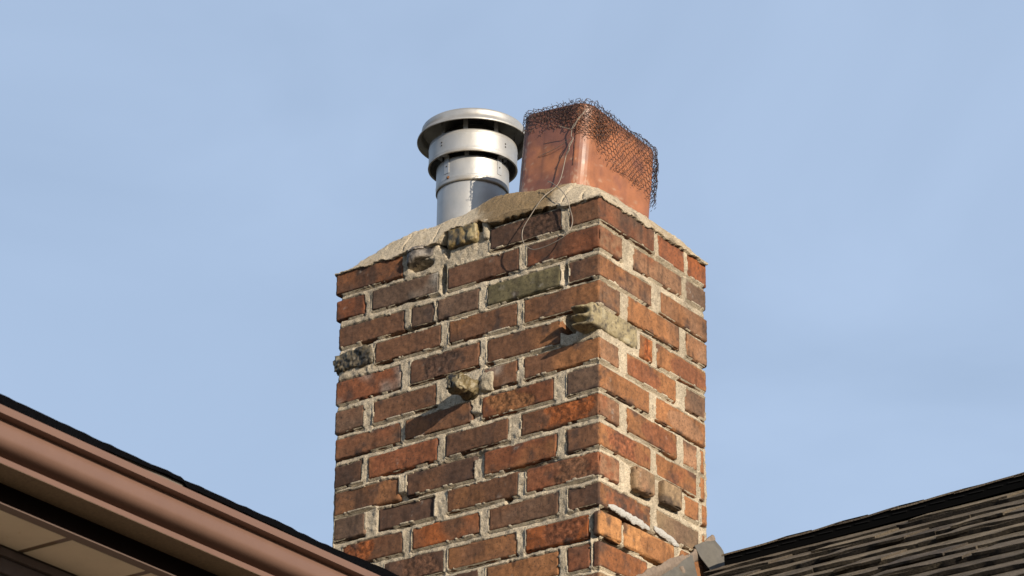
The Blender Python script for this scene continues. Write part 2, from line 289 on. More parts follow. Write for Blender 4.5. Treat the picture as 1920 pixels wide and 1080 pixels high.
def rbox(lx, ly, lz, r, s, deepx=0, deepy=0):
    """rounded box surface; deepx/deepy = that axis runs into the wall (-1: start hidden, 1: end hidden)"""
    def ax(l, d):
        if not d: return axis_pts(l, s, r)
        a = axis_pts(l, s, r, True)
        return a if d > 0 else (l - a)[::-1]
    X, Y, Z = ax(lx, deepx), ax(ly, deepy), axis_pts(lz, s, r)
    nx, ny, nz = len(X), len(Y), len(Z)
    I, J, K = np.meshgrid(np.arange(nx), np.arange(ny), np.arange(nz), indexing='ij')
    on = (I == 0) | (I == nx - 1) | (J == 0) | (J == ny - 1) | (K == 0) | (K == nz - 1)
    idx = -np.ones(I.shape, int); idx[on] = np.arange(on.sum())
    P = np.stack([X[I[on]], Y[J[on]], Z[K[on]]], 1)
    F = []
    def q(A, flip):
        f = np.stack([A[:-1, :-1], A[1:, :-1], A[1:, 1:], A[:-1, 1:]], -1).reshape(-1, 4)
        F.append(f[:, ::-1] if flip else f)
    q(idx[:, :, 0], True); q(idx[:, :, -1], False); q(idx[:, 0, :], False); q(idx[:, -1, :], True); q(idx[0], True); q(idx[-1], False)
    L = np.array([lx, ly, lz]); c = np.clip(P, r, L - r); d = P - c
    nn = np.linalg.norm(d, axis=1)[:, None]; nrm = d / np.maximum(nn, 1e-9)
    comp = (np.abs(d) > 1e-6).sum(1)
    return c + nrm * r * (nn > 0), np.concatenate(F), nrm, comp
def brick(x0, x1, y0, y1, ztop, zbot, seed, style, side, prot=0., along_y=False):
    """ztop/zbot: functions of (x, y). Returns verts, faces, colours"""
    rs = np.random.default_rng(seed)
    a, b = style[0], style[2]
    flags = style[3:]
    r = .0032 + .0014 * rs.random()
    s = .0032
    deepx = 0; deepy = 0
    if side == 'L': deepy = 1
    if side == 'R': deepx = -1
    P, F, nrm, comp = rbox(x1 - x0, y1 - y0, 1.0 * .058, r, s, deepx, deepy)
    P = P + [x0, y0, 0]
    u = P[:, 2] / .058
    zt, zb = ztop(P[:, 0], P[:, 1]), zbot(P[:, 0], P[:, 1])
    P[:, 2] = zb + (zt - zb) * u
    Q = P + seed * .37
    edge = (comp >= 2).astype(float)
    disp = -.0012 * edge * (1 + fbm(Q, .02, seed)) - .0060 * edge * sstep(.15, .75, fbm(Q, .028, seed + 5)) + .0008 * fbm(Q * [1, 1, 2], .012, seed + 21) + .0009 * fbm(Q, .035, seed + 1) + .0005 * fbm(Q, .008, seed + 2)
    rp = np.zeros(len(P))
    cx = rs.uniform(.3, .7); span = (P[:, 0] - x0) / (x1 - x0) if not (along_y or side == 'R') else (P[:, 1] - y0) / (y1 - y0)
    if 'r' in flags:
        rp = sstep(.0, .35, .75 - np.abs(span - cx) * 2.2 + .45 * fbm(Q, .03, seed + 3)) * sstep(0, .12, u) * sstep(0, .12, 1 - u)
        disp = disp + rp * (.0016 * fbm(Q, .007, seed + 4) - .001)
    P = P + nrm * disp[:, None]
    jit = rs.normal(0, .0011) + prot
    if side == 'R' or side == 'C': P[:, 0] += jit
    if side == 'L' or side == 'C': P[:, 1] -= jit
    # colours
    c1, c2 = np.array(COL[a]), np.array(COL[b])
    n1 = fbm(Q, .05, seed + 6, 4, .65); n2 = fbm(Q, .11, seed + 8, 3, .6)
    k = sstep(-.15, .75, n2 + .25 * n1)
    if 'p' in flags:   # kiln-flashed oval in the middle, paler rim
        e = 1 - np.sqrt(((span - cx) / .36) ** 2 + ((u - .45) / .48) ** 2) + .16 * n1
        k = sstep(-.02, .09, e) * .85
    if 'r' in flags: k = np.maximum(k * .5, rp)
    c = c1 * (1 - k)[:, None] + c2 * k[:, None]
    # clay mottling, sooty rims and drips with shapes of their own
    c = c * (1 + .30 * n1[:, None]) * rs.uniform(.88, 1.15)
    soot = sstep(.22, .85, fbm(Q, .034, seed + 11, 4, .6) + .30 * (np.abs(u - .5) * 2) ** 4 + .2 * (np.abs(span - .5) * 2) ** 8) * .75
    c = c * (1 - soot[:, None]) + np.array([.055, .038, .032]) * soot[:, None]
    G = P * [1, 1, .22] + seed   # streaks running down
    st = sstep(.25, .85, fbm(G, .012, seed + 13, 3)) * .38
    c = c * (1 - st)[:, None]
    wt = weather(P)[:, None] * .8; c = c * (1 - wt) + np.array([.040, .028, .022]) * wt
    c = c * (1 + (rp * .75 * vnoise(Q, .0052, seed + 31))[:, None])
    eff = sstep(.62, 1.0, fbm(Q, .022, seed + 15, 4, .7) + .15 * vnoise(Q, .2, 3)) * .4
    c = c * (1 - eff[:, None]) + np.array([.42, .38, .33]) * eff[:, None]
    return P, F, np.concatenate([np.clip(c, .004, .8), (rp * .85)[:, None]], 1)

BV, BF, BC = [], [], []; nb = 0
JOINT = []        # (face, a0, a1, zt0, zt1, zb0, zb1) rectangles for the mortar
def push(P, F, C):
    global nb
    BV.append(P); BF.append(F + nb); BC.append(C); nb += len(P)
lin = lambda t, a0, a1, v0, v1: v0 + (v1 - v0) * (t - a0) / (a1 - a0)
sd = 10
for ri, (LR, RR) in enumerate(ROWS):
    zoff = 0
    for k, (a0, a1, t0, t1, b0, b1, st) in enumerate(LR):
        JOINT.append(('L', a0, a1, t0, t1, b0, b1))
        corner = a1 > -.012
        sd += 1
        if not corner:
            pr = -.004 if 'u' in st else 0
            push(*brick(a0, a1, .0, .095, lambda x, y: lin(x, a0, a1, t0, t1), lambda x, y: lin(x, a0, a1, b0, b1), sd, st, 'L', pr))
    RR = list(RR)
    for k, (c0, c1, t0, t1, b0, b1, st) in enumerate(RR):
        JOINT.append(('R', c0, c1, t0, t1, b0, b1))
        if k == 0 and c0 < .012: continue
        sd += 1
        pr = .017 if 'u' in st else (.006 if ri == 11 else 0)
        # the header blocks that stick out sit a little lower than their course
        push(*brick(-.095, .0, c0, c1, lambda x, y: lin(y, c0, c1, t0, t1), lambda x, y: lin(y, c0, c1, b0, b1), sd, st, 'R', pr))
    lc = [q for q in LR if q[1] > -.012]
    rc = [q for q in RR[:1] if q[0] < .012]
    if lc and rc:
        a0, a1, t0, t1, b0, b1, st = lc[0]; c0, c1, T0, T1, B0, B1, st2 = rc[0]
        sd += 1
        zt = lambda x, y: lin(np.minimum(x, 0), a0, 0, t0, t1) + (T1 - T0) * np.clip(y, 0, c1) / c1
        zb = lambda x, y: lin(np.minimum(x, 0), a0, 0, b0, b1) + (B1 - B0) * np.clip(y, 0, c1) / c1
        P, F, C = brick(a0, 0, 0, c1, zt, zb, sd, st, 'C', .005 if ri == 11 else 0)
        C2 = brick(a0, 0, 0, c1, zt, zb, sd, st2, 'C', 0, True)[2]
        w = sstep(-.004, .001, P[:, 0] - .0005 + .002 * vnoise(P, .01, 4))[:, None]      # the end or side face has its own firing colour
        C = C * (1 - w) + C2 * w
        push(P, F, C)
brickwork = mesh_obj('brickwork', np.concatenate(BV), np.concatenate(BF), M_BRICK, chim, True, np.concatenate(BC))

# mortar bed: one relief surface that wraps both visible faces, s < 0 left face, s > 0 right face
ds = .0034
S = np.concatenate([np.arange(-.744, 0, ds), [0.0], np.arange(ds, .432, ds)])
Z = np.arange(.004, -1.12, -ds)
SS, ZZ = np.meshgrid(S, Z, indexing='ij')
pt = np.stack([np.minimum(SS, 0), np.maximum(SS, 0), ZZ], -1).reshape(-1, 3)
f1 = fbm(pt, .02, 3, 3).reshape(SS.shape); f2 = fbm(pt, .055, 9, 3).reshape(SS.shape); f3 = vnoise(pt, .007, 21).reshape(SS.shape)
ins = np.full(SS.shape, -1.0)                    # depth inside the nearest brick outline
under = np.full(SS.shape, 9.0)                   # distance below the nearest brick bottom
for fc, a0, a1, t0, t1, b0, b1 in JOINT:
    lo, hi = (a0, a1)
    sel = np.where((S > lo - .015) & (S < hi + .015) & ((S < 0) if fc == 'L' else (S >= 0)))[0]
    if len(sel) == 0: continue
    s_ = SS[sel]; z_ = ZZ[sel]
    zt = lin(s_, a0, a1, t0, t1); zb = lin(s_, a0, a1, b0, b1)
    e = np.minimum(np.minimum(s_ - lo, hi - s_), np.minimum(zt - z_, z_ - zb))
    if fc == 'L' and a1 > -.012: e = np.minimum(s_ - lo, np.minimum(zt - z_, z_ - zb))
    if fc == 'R' and a0 < .012: e = np.minimum(hi - s_, np.minimum(zt - z_, z_ - zb))
    ins[sel] = np.maximum(ins[sel], e)
    d = zb - z_; d = np.where((d > -.003) & (s_ > lo) & (s_ < hi), np.maximum(d, 0), 9.)
    under[sel] = np.minimum(under[sel], d)
tilt = np.where(under < .03, .0080 * np.exp(-(under / .0050) ** 1.5) * (1 + .5 * f2), 0)      # weathered joint, cut back under the brick above
off = .0012 + tilt + .0024 * f1 + .0016 * f2 + .0012 * f3
off = np.maximum(off, -.0012)
smear = .0030 + .0035 * f2 + .0020 * f1                               # where it laps over the brick edge
off = np.where(ins > smear, .010 + 0 * off, off)
off = np.where((ins > 0) & (ins <= smear), np.minimum(off, -.0009 + .0004 * f3), off)
HOLES = [(-.4365, -.085, .009, .040, .03), (-.244, -.652, .011, .030, .04), (-.43, .005, .02, .016, .03), (-.56, -.19, .05, .006, .02), (-.655, -.188, .02, .008, .02), (-.35, -.548, .10, .008, .012),
         (-.17, -.608, .06, .006, .012), (-.56, -.60, .07, .009, .014), (-.67, -.66, .03, .010, .012), (-.080, -.291, .026, .026, .07), (-.50, -.036, .035, .012, .03), (-.425, .0, .008, .04, .04), (-.30, .0, .008, .03, .02), (.12, -.742, .13, .011, .03), (.06, -.815, .07, .010, .025), (.24, -.80, .06, .008, .02),
         (.155, -.742, .02, .010, .02), (-.0926, -.165, .008, .024, .02), (-.62, .01, .02, .01, .02), (-.345, -.45, .03, .006, .01)]
for hs, hz, rs_, rz_, dp in HOLES:
    q = ((SS - hs) / rs_) ** 2 + ((ZZ - hz) / rz_) ** 2 + .5 * f1
    off = off + dp * sstep(1.1, .6, q)
off = off + .007 * sstep(-.737, -.743, SS) + .006 * sstep(.424, .431, SS)
off[S.searchsorted(0)] = np.maximum(off[S.searchsorted(0)], .002)
MP = np.stack([np.where(SS < 0, SS, -off), np.where(SS < 0, off, SS), ZZ], -1)
k0 = int(np.argmin(np.abs(S)))
MP[k0, :, 0] = -off[k0]; MP[k0, :, 1] = off[k0]
for kk in range(1, 4):      # keep the relief from folding over itself at the arris
    MP[k0 - kk, :, 0] = np.minimum(MP[k0 - kk, :, 0], -off[k0 - kk] - .001 * kk)
    MP[k0 + kk, :, 1] = np.maximum(MP[k0 + kk, :, 1], off[k0 + kk] + .001 * kk)
mm = MB(); mm.grid(MP)
rnd = lambda n: rng.random(n)
def mortar_col(V):
    c = np.array([.60, .50, .365]) * (1 + .20 * fbm(V, .09, 91)[:, None] + .14 * vnoise(V, .008, 93)[:, None])
    k = sstep(.30, .85, fbm(V, .05, 95, 4, .65))[:, None] * .4
    c = c * (1 - k) + np.array([.24, .19, .14]) * k
    k = weather(V)[:, None] * .5
    return np.clip(c * (1 - k) + np.array([.10, .085, .07]) * k, 0, 1)
mb_ = mm.build('mortar_joints', M_MORTAR, chim, True, col=mortar_col)
core = MB(); core.box((-.7435, .06, -1.6), (-.075, .4295, -.002)); core.build('rear_masonry', M_MORTAR_P, chim)

# crown
nx_, ny_ = 310, 180
X = np.linspace(-.757, .006, nx_); Y = np.linspace(-.006, .437, ny_)
XX, YY = np.meshgrid(X, Y, indexing='ij'); pt = np.stack([XX, YY, 0 * XX], -1).reshape(-1, 3)
dx0, dx1, dy0, dy1 = XX + .757, .006 - XX, YY + .006, .437 - YY
kk = .02
d = -kk * np.log(np.exp(-dx0 / kk) + np.exp(-dx1 / kk) + np.exp(-dy0 / kk) + np.exp(-dy1 / kk)); d = np.maximum(d, 0)
top = .102 + .012 * np.exp(-((XX + .36) / .10) ** 2) + .016 * np.exp(-((XX + .30) / .05) ** 2)
top = top * np.where(XX > -.1, 1 - .36 * sstep(-.13, -.02, XX), 1) * (.55 + .45 * sstep(-.76, -.56, XX))
ed = .035 + .012 * sstep(-.4, -.2, XX) * 0
H0 = top * (1 - np.exp(-d / .034)); pt3 = np.stack([XX, YY, H0], -1).reshape(-1, 3) + .02 * vnoise(pt, .05, 71)[:, None]
n1 = fbm(pt3, .05, 31, 4).reshape(XX.shape); n2 = fbm(pt3, .014, 33, 3).reshape(XX.shape)
H = top * (1 - np.exp(-d / .034)) + .004 + .0055 * n1 * sstep(0, .02, d) + .0026 * n2 + .0014 * vnoise(pt3, .006, 77).reshape(XX.shape)
roll = np.exp(-((XX + .25) / .11) ** 2) * np.exp(-(YY / .05) ** 2)
H = H + .022 * roll                                                   # fat roll of mortar on the front, by the clay flue
# cracks: one long along the front slope, some short across
def crack(path, w, dp):
    global H
    P = np.array(path); dist = np.full(XX.shape, 9.)
    for (ax0, ay0), (ax1, ay1) in zip(P[:-1], P[1:]):
        vx, vy = ax1 - ax0, ay1 - ay0; t = np.clip(((XX - ax0) * vx + (YY - ay0) * vy) / (vx * vx + vy * vy), 0, 1)
        dist = np.minimum(dist, np.hypot(XX - ax0 - t * vx + .0025 * n2, YY - ay0 - t * vy + .0025 * n1))
    H = H - 1.6 * dp * sstep(w * 1.2, w * .4, dist)
crack([(-.70, .030), (-.64, .036), (-.58, .030), (-.50, .036), (-.44, .033), (-.40, .045), (-.38, .05)], .0034, .006)
crack([(-.56, .0), (-.555, .02), (-.56, .035)], .003, .006)
crack([(-.10, .0), (-.095, .02), (-.07, .03), (-.045, .045)], .003, .007); crack([(-.05, .0), (-.055, .03), (-.03, .05)], .003, .006)
crack([(-.47, .0), (-.465, .022)], .003, .005); crack([(-.33, .01), (-.26, .022), (-.18, .02)], .0025, .003)
H = H + .03 * np.exp(-(np.hypot(XX + .505, YY - .2) - .084).clip(0) / .012) * 0
bot = -.003 + .0050 * fbm(pt, .03, 35, 3).reshape(XX.shape) + .0030 * fbm(pt, .010, 36, 3).reshape(XX.shape)
bot = bot + lin(XX, -.76, 0, .010, .003) + .022 * sstep(-.455, -.425, XX) * sstep(-.295, -.33, XX) * (YY < .1)
mc = MB()
G = np.stack([XX, YY, np.maximum(H, bot + .003)], -1)
wob = fbm(np.concatenate([pt]), .04, 37).reshape(XX.shape) * .002
G[:, 0, 1] += wob[:, 0]; G[-1, :, 0] += wob[-1, :]
mc.grid(G)
def skirt(a, zb):
    b = a.copy(); b[:, 2] = zb
    c = b.copy(); ctr = np.array([-.37, .21]); c[:, :2] = c[:, :2] + (ctr - c[:, :2]) * .12
    mc.grid(np.stack([a, (a * .4 + b * .6), b, c], 0))
bot[:, 0] += .0075 * sstep(-.33, -.30, X) * sstep(-.09, -.12, X); G[:, 0, 1] -= .005 * sstep(-.60, -.5, X) * sstep(-.07, -.12, X)
skirt(G[:, 0], bot[:, 0]); skirt(G[::-1, -1], bot[::-1, -1]); skirt(G[-1], bot[-1]); skirt(G[::-1][-1][::-1], bot[0][::-1])
def crown_col(V):
    base = np.array([.68, .565, .41]) * (1 + .16 * fbm(V, .05, 41)[:, None])
    soil = np.exp(-((V[:, 0] + .235) / .13) ** 4) * sstep(.075, .03, V[:, 1]) 
    soil = sstep(.35, .75, soil + .28 * fbm(V, .03, 43))[:, None] * .85
    c = base * (1 - soil) + np.array([.25, .160, .072]) * soil
    lich = sstep(.35, .8, fbm(V, .02, 45) + .5 * sstep(.02, .3, V[:, 1]) * (V[:, 0] > -.03))[:, None] * .4
    c = c * (1 - lich) + np.array([.36, .24, .12]) * lich
    dk = sstep(.55, .95, fbm(V, .035, 47, 4))[:, None] * .65
    return np.clip(c * (1 - dk) + np.array([.09, .075, .06]) * dk, 0, 1)
mc.build('mortar_crown', M_CROWN, chim, True, col=crown_col)

# over-burnt clinker bricks and lumps
def clinker(name, a, b, seed, amp, fold, pal, label, fn=None, s=.0035, r=.008):
    a = np.array(a, float); b = np.array(b, float)
    P, F, nrm, comp = rbox(*(b - a), r, s)
    P = P + a; Q = P + seed
    P = P + nrm * (amp * fbm(Q, .026, seed, 4, .6) - amp * .9 * (1 - np.abs(fbm(Q, .02, seed + 3))) ** 4 + amp * .3 + .0006 * fbm(Q, .007, seed + 12))[:, None]
    if fold: P[:, 1] -= fold * (np.abs(np.sin((P[:, 0] + .012 * vnoise(Q, .03, 5)) * 110)) ** .6 - .5) * (P[:, 1] < a[1] + .012)
    if fn: P = fn(P)
    k = fbm(Q, .018, seed + 7, 4, .7); k2 = fbm(Q, .03, seed + 9, 3)
    c = np.array(pal[0]) * (1 + .3 * k2[:, None]); t = sstep(.0, .45, k)[:, None]
    c = c * (1 - t) + np.array(pal[1]) * t; t = sstep(.25, .7, k2)[:, None] * .8; c = c * (1 - t) + np.array(pal[2]) * t
    o = mesh_obj(name, P, F, M_CLINKER, chim, True, np.clip(c, 0, 1)); o['label'] = label; return o
YEL = [(.25, .175, .070), (.09, .065, .03), (.40, .33, .18)]
GRYP = [(.26, .22, .18), (.05, .04, .035), (.42, .38, .33)]
clinker('clinker_brick', (-.423, -.011, -.018), (-.338, .08, .029), 3, .0028, .0045, YEL, 'yellow-brown folded clinker brick under the crown')
def twist(P):
    t = (P[:, 0] + .541) / .09
    P[:, 2] += .012 * np.sin(t * math.pi) * (P[:, 2] < -.005) + .006 * t
    P[:, 1] -= .012 * np.sin(t * 5) * (P[:, 1] < .02)
    return P
clinker('clinker_brick', (-.541, -.008, -.036), (-.455, .08, .008), 11, .003, .002, GRYP, 'grey twisted clinker brick with a hollow underside', twist)
clinker('clinker_brick', (-.754, -.006, -.248), (-.638, .08, -.199), 17, .0062, .0, [(.10, .078, .045), (.018, .015, .012), (.40, .34, .22)], 'cratered black and yellow clinker at the left edge', None, .0022, .007)
def nail(P):
    t = np.clip((.03 - P[:, 1]) / .11, 0, 1); c = np.array([-.349, 0, -.384])
    for a_ in (0, 2): P[:, a_] = c[a_] + (P[:, a_] - c[a_]) * (1.0 - .30 * t + .25 * np.exp(-((t - .85) / .2) ** 2))
    P[:, 2] -= .004 * t
    return P
clinker('clinker_brick', (-.372, -.074, -.404), (-.326, .06, -.364), 23, .0065, .0, [(.17, .13, .065), (.03, .025, .018), (.36, .30, .19)], 'clinker lump jutting far out of the broad face', nail, .0022, .008)
def broken(P):
    t = sstep(.002, -.03, P[:, 0]); P[:, 2] -= .003 * t; P[:, 1] += .012 * t * np.sin(P[:, 2] * 300)
    return P
clinker('clinker_brick', (-.048, -.034, -.322), (.0025, .148, -.267), 29, .0018, .0, [(.34, .27, .145), (.13, .10, .055), (.42, .36, .23)], 'yellow clinker brick with a broken end jutting from the corner', broken, .0022, .006)
for (a, b, sdd, amp) in (((-.322, -.006, -.402), (-.288, .03, -.352), 51, .005), ((-.325, -.006, -.020), (-.306, .03, .030), 53, .003)):
    P, F, nrm, comp = rbox(*(np.array(b) - np.array(a)), .007, .003); P = P + a; P = P + nrm * (amp * fbm(P + sdd, .018, sdd, 4))[:, None]; mesh_obj('mortar_lump', P, F, M_MORTAR_P, chim, True)
# white lime patches squeezed out of the lower right face
for y0, y1, z0, z1, h, sdd in ((.030, .190, -.727, -.732, .0085, 61), (.207, .306, -.724, -.737, .0075, 63)):
    pa = MB(); n = 90; t = np.linspace(0, 1, n); th = np.linspace(0, 2 * math.pi, 25)[:-1]
    yy = y0 + (y1 - y0) * t; env = np.clip(np.sin(math.pi * np.clip(t, .004, .996)), 0, 1) ** .28; P = np.zeros((n, 24, 3))
    for j, a in enumerate(th):
        q = np.stack([np.cos(a) * .006 + 0 * yy, yy, np.sin(a) * .012 + 0 * yy], 1); nzz = fbm(q, .016, sdd, 4, .65)
        P[:, j, 0] = .001 + (.0036 + .0026 * nzz) * np.cos(a) * env; P[:, j, 1] = yy; P[:, j, 2] = z0 + (z1 - z0) * t + (h + .0055 * nzz) * np.sin(a) * env
    P = np.concatenate([P, P[:, :1]], 1); pa.grid(P); pa.build('lime_patch', M_PATCH, chim, True)

# flashing
fl = MB()
def sheet(rows, nu=14):
    A = np.array(rows, float); n, m_ = A.shape[:2]
    u = np.linspace(0, m_ - 1, nu); out = np.zeros((n, nu, 3))
    for i in range(n):
        for c in range(3): out[i, :, c] = np.interp(u, np.arange(m_), A[i, :, c])
    v = np.linspace(0, n - 1, 12); G_ = np.zeros((12, nu, 3))
    for j in range(nu):
        for c in range(3): G_[:, j, c] = np.interp(v, np.arange(n), out[:, j, c])
    return G_
def plate(mb, rows, th=.0016):
    G_ = sheet(rows); nrm = np.cross(G_[1, 0] - G_[0, 0], G_[0, 1] - G_[0, 0]); nrm /= np.linalg.norm(nrm)
    if nrm[0] < 0: nrm = -nrm
    B_ = G_ - nrm * th
    mb.grid(G_); mb.grid(B_[::-1])
    for e1, e2 in ((G_[0], B_[0]), (G_[-1], B_[-1]), (G_[:, 0], B_[:, 0]), (G_[:, -1], B_[:, -1])): mb.grid(np.stack([e1, e2], 0))
plate(fl, [[(.005, .14, -.868), (.005, .25, -.806), (.005, .352, -.738)], [(.010, .14, -.90), (.012, .25, -.838), (.016, .345, -.770)], [(.040, .12, -.94), (.040, .22, -.885), (.040, .320, -.812)], [(.065, .12, -.97), (.062, .22, -.92), (.058, .320, -.850)]])
plate(fl, [[(.006, .362, -.719), (.006, .40, -.699), (.007, .441, -.680)], [(.014, .372, -.744), (.020, .41, -.722), (.026, .446, -.706)], [(.034, .378, -.774), (.040, .405, -.757), (.050, .438, -.7746 + .012)], [(.056, .380, -.806), (.066, .40, -.80), (.080, .428, -.800)]])
fo = fl.build('flashing', M_FLASH, chim, True)
ck = MB()
ycs = np.linspace(.115, .445, 130); zc = np.interp(ycs, [.115, .1425, .35, .4392], [-.874, -.8545, -.7391, -.6805])
jog = np.where((ycs > .318) & (ycs < .362), -.004, 0)
n = len(ycs); th = np.linspace(0, 2 * math.pi, 11)[:-1]; P = np.zeros((n, 10, 3))
for j, a in enumerate(th):
    q = np.stack([np.cos(a) * .01 + 0 * ycs, ycs, np.sin(a) * .02 + 0 * ycs], 1); nzz = fbm(q, .022, 71, 4, .65)
    P[:, j, 0] = .004 + (.0042 + .0020 * nzz) * np.cos(a); P[:, j, 1] = ycs; P[:, j, 2] = zc + jog - .010 + (.0155 + .0045 * (ycs > .38) + .0060 * nzz) * np.sin(a)
P = np.concatenate([P, P[:, :1]], 1); ck.grid(P)
ck.tube([(.008, .30, -.79), (.012, .303, -.80), (.013, .304, -.812)], [.008, .007, .004])
c_ = ck.build('caulk_strip', M_CAULK, chim, True)

def steel_col(edges):
    def f(V):
        c = np.array([.55, .53, .50]) * (1 + .10 * fbm(V * [1, 1, .35], .03, 201, 4)[:, None])
        k = 0
        for z, w in edges: k = np.maximum(k, np.exp(-((V[:, 2] - ZT * 0 - z) / w) ** 2))
        k = (k * sstep(-.3, .7, fbm(V, .04, 203, 3)) * .75)[:, None]
        c = c * (1 - k) + np.array([.36, .27, .16]) * k
        k = sstep(.5, 1., fbm(V * [1, 1, .25], .018, 205, 4))[:, None] * .4
        return np.clip(c * (1 - k) + np.array([.30, .27, .23]) * k, 0, 1)
    return f
def fine(prof, step=.004):
    o = [prof[0]]
    for p, q in zip(prof[:-1], prof[1:]):
        n = max(1, int(math.hypot(q[0] - p[0], q[1] - p[1]) / step))
        o += [(p[0] + (q[0] - p[0]) * k / n, p[1] + (q[1] - p[1]) * k / n) for k in range(1, n + 1)]
    return o
# ------------------------------------------------------------------ metal flue pipe
AX = (-.509, .2)
pipe = thing('metal_flue', 'round silver metal flue pipe with a wide rain cap, left of the clay flue', 'flue pipe', (AX[0], AX[1], .09))
b = MB(); b.lathe(AX, fine([(.084, .02), (.084, .2315), (.0868, .2325)]), 96); b.build('lower_pipe', M_STEEL, pipe, True, col=steel_col([(.10, .03)]))
b = MB(); b.lathe(AX, fine([(.0862, .2285), (.0878, .2285), (.0878, .240), (.0885, .2415), (.0878, .243), (.0873, .2935), (.0855, .2935), (.0855, .235)]), 96)
slv = b.build('sleeve', M_STEEL, pipe, True, col=steel_col([(.2285, .008)]))
b = MB(); b.lathe(AX, [(.074, .20), (.074, .385)], 64); b.build('inner_drum', M_STEEL_IN, pipe, True)
b = MB(); b.lathe(AX, fine([(.1040, .2963), (.1078, .2958), (.1082, .2975), (.1068, .2995), (.1066, .3035), (.1073, .305), (.1066, .3068), (.1066, .343), (.1073, .345), (.1066, .347), (.1066, .3510), (.1060, .3548), (.1038, .3552), (.1034, .35), (.1034, .2975), (.1040, .2963)]), 96)
band = b.build('collar_band', M_STEEL, pipe, True, col=steel_col([(.2965, .006), (.354, .003)]))
b = MB(); b.lathe(AX, fine([(.0001, .4185), (.05, .416), (.10, .409), (.121, .403), (.1248, .400), (.1256, .396), (.1262, .3835), (.1290, .379), (.1355, .3712), (.1360, .3672), (.1345, .3665), (.1330, .3700), (.1270, .3765), (.1235, .3815), (.1228, .398), (.10, .402), (.0001, .404)]), 120)
b.build('rain_cap', M_STEEL, pipe, True, col=steel_col([(.3675, .005), (.385, .004)]))
hv = math.atan2(-.797, .604)      # the side that faces the street
def strip(mb, ang, r, z0, z1, w, th=.0014):
    c, s_ = math.cos(ang), math.sin(ang); t = np.array([-s_, c, 0]); o_ = np.array([c, s_, 0])
    V = []
    for z in (z0, z1):
        for a, rr in ((-w / 2, r), (w / 2, r), (w / 2, r + th), (-w / 2, r + th)): V.append(np.array([AX[0], AX[1], z]) + o_ * rr + t * a)
    mb.add(V, [(0, 1, 2, 3), (7, 6, 5, 4), (0, 4, 5, 1), (1, 5, 6, 2), (2, 6, 7, 3), (3, 7, 4, 0)])
for a in (-48, -11, 33, 95, 150, 215):
    b = MB(); strip(b, hv + math.radians(a), .0985, .345, .3975, .011); b.build('cap_post', M_STEEL, pipe, col=lambda V: np.full((len(V), 3), .5))
for a in (-10, 75, 180):
    b = MB(); strip(b, hv + math.radians(a), .0855, .29, .35, .010); b.build('cap_post', M_STEEL, pipe, col=lambda V: np.full((len(V), 3), .5))
def rivet(mb, ang, r, z, rad=.0021, h=.0012):
    c, s_ = math.cos(ang), math.sin(ang); t = np.array([-s_, c, 0]); o_ = np.array([c, s_, 0]); k = 10
    base = np.array([AX[0], AX[1], z]) + o_ * r; th = np.linspace(0, 2 * math.pi, k, endpoint=False)
    ring = lambda q, hh: [base + o_ * hh + q * (np.cos(v) * t + np.sin(v) * np.array([0, 0, 1])) for v in th]
    V = ring(rad, 0) + ring(rad, h * .6) + ring(rad * .5, h)
    F = [(i, (i + 1) % k, k + (i + 1) % k, k + i) for i in range(k)] + [(k + i, k + (i + 1) % k, 2 * k + (i + 1) % k, 2 * k + i) for i in range(k)] + [tuple(range(2 * k, 3 * k))]
    mb.add(V, F)
for a in (-45, 46, 170):
    an = hv + math.radians(a)
    b = MB(); strip(b, an, .0876, .2555, .3020, .015, .0012)
    c, s_ = math.cos(an), math.sin(an); t = np.array([-s_, c, 0]); o_ = np.array([c, s_, 0]); p0 = np.array([AX[0], AX[1], .3005])
    for sgn in (-1, 1):
        pass
    V = [p0 + o_ * rr + t * w_ + np.array([0, 0, zz]) for zz in (0, .0015) for rr, w_ in ((.0876, -.0075), (.0876, .0075), (.1045, .0075), (.1045, -.0075))]
    b.add(V, [(0, 3, 2, 1), (4, 5, 6, 7), (0, 1, 5, 4), (1, 2, 6, 5), (2, 3, 7, 6), (3, 0, 4, 7)])
    b.build('bracket', M_STEEL, pipe, col=lambda V: np.full((len(V), 3), .52))
    for rr_, zz_ in ((.1066, .3235), (.1066, .3315), (.0888, .274)):
        b = MB(); rivet(b, an, rr_, zz_); b.build('rivet', M_STEEL_IN, pipe)
b = MB(); rivet(b, hv + math.radians(-42), .0876, .2435, .0045, .0012); rivet(b, hv + math.radians(-42), .0888, .2432, .0022, .002); b.build('screw', M_RUST, pipe, True)

# ------------------------------------------------------------------ clay flue
flx, fly, flz, rx, ry, rz, fa, fb = -.0665, .048, .2862, -.019, .075, .0238, .192, .312
RM = np.array((Matrix.Rotation(rz, 3, 'Z') @ Matrix.Rotation(ry, 3, 'Y') @ Matrix.Rotation(rx, 3, 'X')))
FO = np.array([flx, fly, flz])
flue_w = lambda P: FO + np.asarray(P, float) @ RM.T
flue = thing('clay_flue', 'rectangular reddish terracotta chimney flue with rounded corners, its top wrapped in netting', 'clay flue', (-.16, .19, .07))
def perim(r, inset=0., n=9):
    """rounded rectangle outline in flue space, x in [-fa,0], y in [0,fb]; starts mid back-left, runs along the left face to the front corner"""
    pts = []
    for cx, cy, a0 in ((-fa + r, r, 180), (-r, r, 270), (-r, fb - r, 0), (-fa + r, fb - r, 90)):
        for t in np.linspace(0, 90, n):
            a = math.radians(a0 + t); pts.append((cx + (r - inset) * math.cos(a), cy + (r - inset) * math.sin(a)))
    return np.array(pts)
rc = .040
o_ = perim(rc); i_ = perim(rc, .016)
